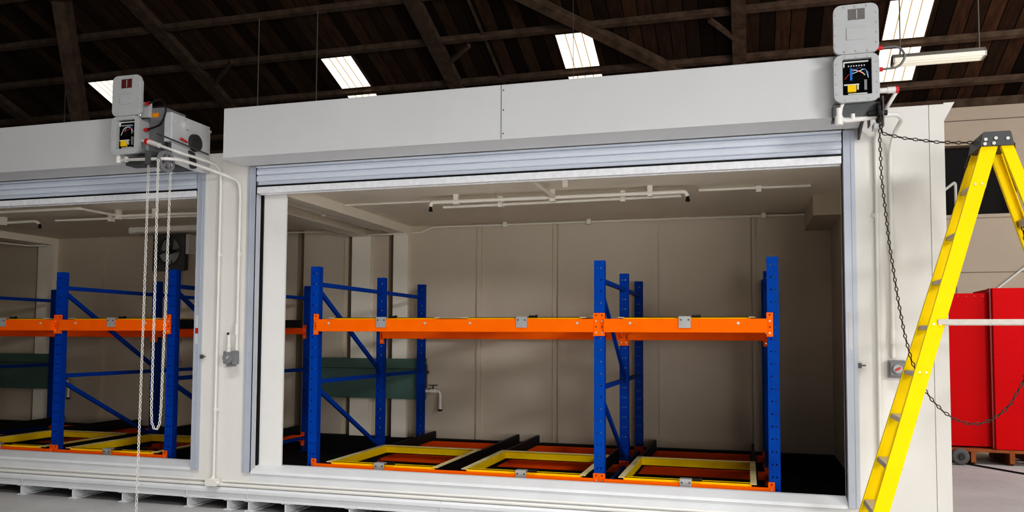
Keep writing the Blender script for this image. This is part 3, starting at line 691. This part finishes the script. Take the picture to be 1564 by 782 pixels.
t = thing('exhaust_fan', 'grey-bladed exhaust fan on a dark square plate behind the hanging chains', 'fan', (-8.13, 3.2, 2.62))
q = MB(); fc = (-8.13, 2.9)
sq = []
for i in range(32):
    a = 2*math.pi*i/32+math.pi/4
    c_, s_ = math.cos(a), math.sin(a); mxx = max(abs(c_), abs(s_)); sq.append((fc[0]+.275*c_/mxx, fc[1]+.295*s_/mxx))
inn = [(fc[0]+.215*math.cos(2*math.pi*i/32+math.pi/4), fc[1]+.215*math.sin(2*math.pi*i/32+math.pi/4)) for i in range(32)]
q.frame_y(sq, inn, 3.14, 3.16); q.frame_y(inn, [(fc[0]+(x-fc[0])*.95, fc[1]+(z-fc[1])*.95) for x, z in inn], 3.12, 3.17)
q.box(fc[0]-.26, fc[0]+.26, 3.245, 3.25, fc[1]-.28, fc[1]+.24); q.build('fan_plate', M['fanplate'], t)
for k in range(4):
    a0 = math.pi/2*k+.5; bl = MB(); vs = []
    for r in (.03, .1, .2):
        for da, dy in ((-.2, -.015), (.2, 0), (.8, .03)):
            a = a0+da*(1.2 if r > .05 else .8); vs.append((fc[0]+r*math.cos(a), 3.19+dy, fc[1]+r*math.sin(a)))
    bl.add(vs, [(i*3+j, i*3+j+1, i*3+j+4, i*3+j+3) for i in range(2) for j in range(2)], 0, True)
    bl.build('fan_blade', M['blade'], t)
q = MB(); q.cyl((fc[0], 3.15, fc[1]), (fc[0], 3.245, fc[1]), .045, 18); q.build('fan_hub', M['cap'], t)
q = MB(); q.box(-7.83, -7.77, 3.13, 3.25, 2.85, 3.14); q.build('switch_box', M['pipe'], t)

t = thing('ceiling_strip_light', 'white strip light on the ceiling above the exhaust fan, left opening', 'light', (-7.4, 2.5, 3.08))
MB().prism([(2.42, 3.15), (2.44, 3.09), (2.47, 3.075), (2.53, 3.075), (2.56, 3.09), (2.58, 3.15)], 'x', -8.18, -6.2).build('diffuser', M['ppipe'], t)
e = MB(); e.box(-8.2, -8.18, 2.415, 2.585, 3.07, 3.15); e.box(-6.2, -6.18, 2.415, 2.585, 3.07, 3.15); e.build('end_cap', M['pipe'], t)

def spr(path, r, label, hangers=(), heads=(), bend=.04, m='ppipe'):
    o = tag(MB().tube(path, r, 12, bend=bend).build('conduit_pipe' if 'conduit' in label else 'sprinkler_pipe', M[m], loc=path[0]), label, 'pipe')
    for x, y, z in hangers:
        h = MB(); h.box(x-.025, x+.025, y-.03, y+.03, z-.03, 3.15); h.build('hanger_bracket', M[m], o)
    for x, y, z in heads:
        h = MB(); h.cyl((x, y, z-.055), (x, y, z), .022, 10, .012); h.build('sprinkler_head', M['black'], o)
spr([(-3.19, 1.10, 3.03), (-3.18, 1.10, 3.075), (-.56, 1.13, 3.075), (-.54, 1.13, 3.03)], .02, 'front white sprinkler pipe of the pair under the right bay ceiling', ((-2.91, 1.12, 3.075), (-.9, 1.14, 3.075)), ((-3.19, 1.10, 3.035), (-.54, 1.13, 3.035)))
spr([(-3.15, 1.37, 3.065), (-.62, 1.37, 3.08)], .016, 'rear white sprinkler pipe of the pair under the right bay ceiling', ((-2.5, 1.37, 3.07), (-1.2, 1.37, 3.075)))
spr([(-1.87, .15, 3.09), (-1.86, 1.1, 3.075)], .02, 'short white feed pipe from the door head to the sprinkler pair', ((-1.87, 1.1, 3.06),))
spr([(-4.33, 1.37, 3.137), (-3.3, 1.37, 3.137)], .012, 'thin conduit on the ceiling left of the sprinkler pair')
spr([(-.45, 1.42, 3.135), (.6, 1.42, 3.135)], .014, 'thin conduit on the ceiling right of the sprinkler pair', ((.12, 1.42, 3.12),))
tag(MB().box(-1.64, -1.59, .52, .56, 3.06, 3.15).build('ceiling_bracket', M['ppipe'], loc=(-1.615, .54, 3.06)), 'small white bracket on the ceiling right of the short feed pipe', 'bracket')
spr([(-4.3, 3.2, 3.05), (-4.15, 3.2, 3.06), (-4.02, 3.2, 3.12), (.9, 3.2, 3.12)], .012, 'thin conduit along the top of the right bay back wall', ((-3.0, 3.2, 3.12), (-1.9, 3.2, 3.12), (.2, 3.2, 3.12)))
spr([(-6.3, 3.2, 3.12), (-5.6, 3.2, 3.11), (-5.3, 3.2, 3.04), (-4.6, 3.085, 3.03), (-4.33, 3.085, 3.04)], .012, 'thin conduit bending under the ceiling beams by the joint columns')
spr([(-4.72, .2, 3.085), (-4.72, 3.1, 3.085)], .02, 'white pipe running back between the two ceiling beams', ((-4.72, 1.6, 3.085),))
spr([(-8.8, .55, 3.09), (-7.2, .54, 3.085), (-7.18, 1.1, 3.08), (-5.6, 1.16, 3.08)], .016, 'white stepped sprinkler pipe under the left bay ceiling', ((-6.68, 1.13, 3.08), (-7.18, 1.1, 3.07)))
spr([(-9.6, 1.25, 3.08), (-8.52, 1.2, 3.08), (-8.46, 1.2, 3.04)], .018, 'white sprinkler pipe ending in a black head, left bay ceiling', ((-9.06, 1.22, 3.08),), ((-8.46, 1.2, 3.045),))
spr([(-8.3, 1.28, 3.09), (-7.45, 1.3, 3.09), (-5.6, 1.42, 3.09)], .014, 'rear white pipe under the left bay ceiling behind the stepped pipe', ((-7.47, 1.3, 3.08),))
spr([(-10.9, .9, 3.03), (-10.6, 3.0, 3.03), (-10.3, 3.08, 3.03)], .014, 'white pipe beside the ceiling beam at the far left', ((-10.75, 2.0, 3.03),))

# ------------------------------------------------------------------ yellow stepladder
L = thing('stepladder', 'tall yellow stepladder with grey top cap, standing by the right pier', 'ladder', (1.6, -.66, 0))
def rail_pt(z, front, near):
    X = (1.553-.2945*(2.93-z)) if front else (1.664+.305*(2.93-z))
    Y = (-.80-.11*(2.93-z)/2.93) if near else (-.52+.16*(2.93-z)/2.93)
    return Vector((X, Y, z))
def ladder_rail(front, near, zt):
    a = rail_pt(0.02, front, near); b = rail_pt(zt, front, near); w = .094 if front else .07
    mb = MB(); d = (b-a).normalized(); s = Vector((1,0,0)); s = (s-d*s.dot(d)).normalized(); n = d.cross(s)
    if n.y > 0: n = -n
    inward = -n if near else n        # flanges point to the middle of the ladder
    mb.bar(a, b, w, .006, (1,0,0))
    for q in (-1, 1):
        off = s*(q*(w/2-.003))+inward*.016
        mb.bar(a+off, b+off, .006, .032, (1,0,0))
    return mb
for front in (True, False):
    for near in (True, False):
        r = ladder_rail(front, near, 2.95).build('front_rail' if front else 'rear_rail', M['ladder'], L)
        p = rail_pt(0, front, near); iy = .02 if near else -.02
        f = MB(); f.box(p.x-.05, p.x+.05, p.y-.02+iy*.5, p.y+.02+iy*.5, 0, .07); f.build('foot', M['black'], r)
        if near:
            for z in ((1.76, 2.69, 1.44, .51) if front else (2.5, 1.76)):
                for dx in (-.02, .02):
                    c = rail_pt(z, front, near); MB().cyl((c.x+dx, c.y-.008, z), (c.x+dx, c.y-.002, z), .007, 8).build('rivet', M['bolt'], r)
for k in range(8):
    z = .505+.3125*k
    a = rail_pt(z, True, True); b = rail_pt(z, True, False)
    s = MB(); s.hexa([(a.x-.05, a.y+.004, z-.03), (a.x+.045, a.y+.004, z-.03), (b.x+.045, b.y-.004, z-.03), (b.x-.05, b.y-.004, z-.03), (a.x-.04, a.y+.004, z), (a.x+.052, a.y+.004, z), (b.x+.052, b.y-.004, z), (b.x-.04, b.y-.004, z)])
    s.build('step', M['step'], L, bevel=.003)
for z in (2.45, 2.16, 1.55, .95, .35):
    a = rail_pt(z, False, True); b = rail_pt(z, False, False)
    MB().bar((a.x, a.y+.004, z), (b.x, b.y-.004, z), .045, .05, (1,0,0)).build('rear_crossbar', M['step'], L)
for near in (True, False):
    a = rail_pt(1.775, True, near); b = rail_pt(1.775, False, near); off = .012 if near else -.012
    MB().bar((a.x-.0, a.y+off*(-1.0), 1.775), (b.x, b.y-off, 1.775), .006, .034, (0,1,0)).build('spreader', M['step'], L)
c = MB(); c.prism([(1.498, 2.94), (1.512, 3.028), (1.523, 3.037), (1.672, 3.037), (1.683, 3.028), (1.70, 2.94)], 'y', -.815, -.505)
c.prism([(1.498, 2.94), (1.472, 2.86), (1.476, 2.855), (1.51, 2.94)], 'y', -.53, -.505)
co = c.build('top_cap', M['cap'], L, bevel=.006)
for x, z in ((1.53, 2.985), (1.525, 2.955), (1.59, 2.99), (1.578, 2.957), (1.66, 2.985)): MB().cyl((x, -.823, z), (x, -.813, z), .011, 10).build('rivet', M['bolt'], co)

# ------------------------------------------------------------------ red machine, pallet, and back wall fittings
t = thing('red_cabinet', 'tall red steel cabinet standing on a wooden pallet at the right', 'cabinet', (3.1, 5.9, .21))
b = MB(); b.box(2.2, 3.19, 5.56, 6.4, .225, 2.30)
for k in range(9):
    x = 2.28+.1*k
    for z in (2.26, .25): b.cyl((x, 5.555, z), (x, 5.562, z), .008, 8, mi=1)
b.build('side_panel', [M['red'], M['redc']], t, bevel=.006)
b = MB(); b.box(3.16, 3.56, 5.42, 6.4, .21, 2.36); b.build('front_casing', M['red'], t, bevel=.008)
b = MB(); b.box(3.135, 3.16, 5.46, 5.56, .215, 2.36); b.build('corner_flange', M['darkred'], t)
t = thing('wooden_pallet', 'low brown wooden pallet beneath the red cabinet', 'pallet', (3.1, 5.9, 0))
for y in (5.42, 5.62, 5.9, 6.2): MB().box(2.5, 3.75, y, y+.12, .165, .205).build('deck_board', M['pallet'], t, bevel=.003)
for x in (2.5, 2.86, 3.32, 3.65):
    s = MB(); s.prism([(5.42, .165), (5.42, .03), (5.5, .0), (6.4, .0), (6.4, .165)], 'x', x, x+.06); s.build('stringer', M['pallet'], t)
w = thing('wheel', 'grey rubber wheel at the left end of the wooden pallet', 'wheel', (2.71, 5.3, 0))
s = MB(); n = 32
prof = [(.05, .03), (.09, .032), (.108, .024), (.112, 0), (.108, -.024), (.09, -.032), (.05, -.03)]
vs = [(2.71+r*math.cos(2*math.pi*i/n), 5.32+d, .112+r*math.sin(2*math.pi*i/n)) for r, d in prof for i in range(n)]
s.add(vs, [(k*n+i, k*n+(i+1) % n, (k+1)*n+(i+1) % n, (k+1)*n+i) for k in range(len(prof)-1) for i in range(n)], 0, True)
s.build('tyre', M['tyre'], w)
s = MB(); s.cyl((2.71, 5.295, .112), (2.71, 5.345, .112), .055, 20); s.cyl((2.71, 5.28, .112), (2.71, 5.3, .112), .022, 12); s.build('hub', M['hub'], w)
s = MB(); s.cyl((2.71, 5.32, .112), (2.71, 5.42, .112), .014, 10); s.build('axle', M['hub'], w)
tag(MB().tube([(1.6, 6.9, .01), (2.3, 6.0, .01), (2.675, 5.566, .01), (3.0, 5.1, .01), (3.273, 4.703, .01), (4.2, 3.6, .01), (5.4, 2.4, .01)], .013, 8, bend=.3).build('floor_cable', M['cable'], loc=(3.0, 5.1, 0)), 'black cable lying across the concrete in front of the red cabinet', 'cable')
hr = tag(MB().tube([(3.0, 8.93, 4.0), (3.36, 8.93, 4.3), (3.52, 8.93, 4.43), (3.54, 8.93, 4.40), (3.54, 8.93, 3.70)], .025, 10, bend=.03).build('wall_pipe', M['pipe'], loc=(3.54, 8.93, 3.7)), 'bent white pipe on the back wall in front of the dark opening', 'pipe')
tag(MB().bar((4.0, 8.96, 2.42), (4.75, 8.96, 3.06), .045, .03, (0,1,0)).build('diagonal_rod', M['pipe'], loc=(4.0, 8.984, 2.42)), 'white diagonal rod on the back wall above the red cabinet', 'rod')

# ------------------------------------------------------------------ light and camera
W = bpy.data.worlds.new('world'); S.world = W; W.use_nodes = True
bg = W.node_tree.nodes['Background']; bg.inputs[0].default_value = (1.0, .99, .97, 1); bg.inputs[1].default_value = .2
def area(name, loc, tgt, sx, sy, power, col=(1, 1, 1), spread=180):
    l = bpy.data.lights.new(name, 'AREA'); l.shape = 'RECTANGLE'; l.size = sx; l.size_y = sy; l.energy = power; l.color = col; l.spread = math.radians(spread)
    o = bpy.data.objects.new(name, l); COL.objects.link(o); o.location = loc
    o.rotation_euler = (Vector(tgt)-Vector(loc)).to_track_quat('-Z', 'Y').to_euler(); return o
area('door_daylight', (8.5, -9, 5.2), (-2, 0, 1.6), 3, 1.4, 660)
area('floor_bounce_fill', (-1.5, -4.6, 9.2), (-1.5, -4.3, 0), 9, 1.6, 450, spread=72)  # unseen overhead fill, added so the front floor bounces light upward
area('low_front_fill', (4.5, -11.5, 1.6), (-2.5, 0, 2.4), 7, 2.4, 430)  # unseen low fill added in front to brighten the container ceiling
area('warehouse_light', (8.5, 2.5, 5.0), (4, 7, 1.0), 3.5, 3.5, 200)
area('right_floor_fill', (4.6, 3.6, 5.8), (4.2, 3.8, 0), 2.5, 2.0, 70, spread=110)  # unseen fill added to lift the floor at the right

cam = bpy.data.cameras.new('camera'); co_ = bpy.data.objects.new('camera', cam); COL.objects.link(co_); S.camera = co_
f, py = 1235.17, 451.18; pit, rol, yaw = map(math.radians, (3.042, .3173, 16.220))
fw = Vector((-math.sin(yaw)*math.cos(pit), math.cos(yaw)*math.cos(pit), math.sin(pit)))
r0 = Vector((math.cos(yaw), math.sin(yaw), 0)); u0 = r0.cross(fw)
r2 = r0*math.cos(rol)+u0*math.sin(rol); u2 = -r0*math.sin(rol)+u0*math.cos(rol)
Mx = Matrix((r2, u2, -fw)).transposed().to_4x4(); Mx.translation = Vector((0, -6.782, 1.65))
co_.matrix_world = Mx
cam.sensor_width = 36; cam.lens = f/1564*36; cam.shift_y = (py-391)/1564; cam.clip_end = 200; cam.clip_start = .05
S.view_settings.view_transform = 'Standard'; S.view_settings.look = 'None'; S.view_settings.exposure = 0; S.view_settings.gamma = 1

S.view_settings.use_curve_mapping = True
cmap = S.view_settings.curve_mapping; cv = cmap.curves[3]
for x, y in ((.03, .014), (.08, .058), (.16, .145), (.4, .4)): cv.points.new(x, y)
cmap.update()
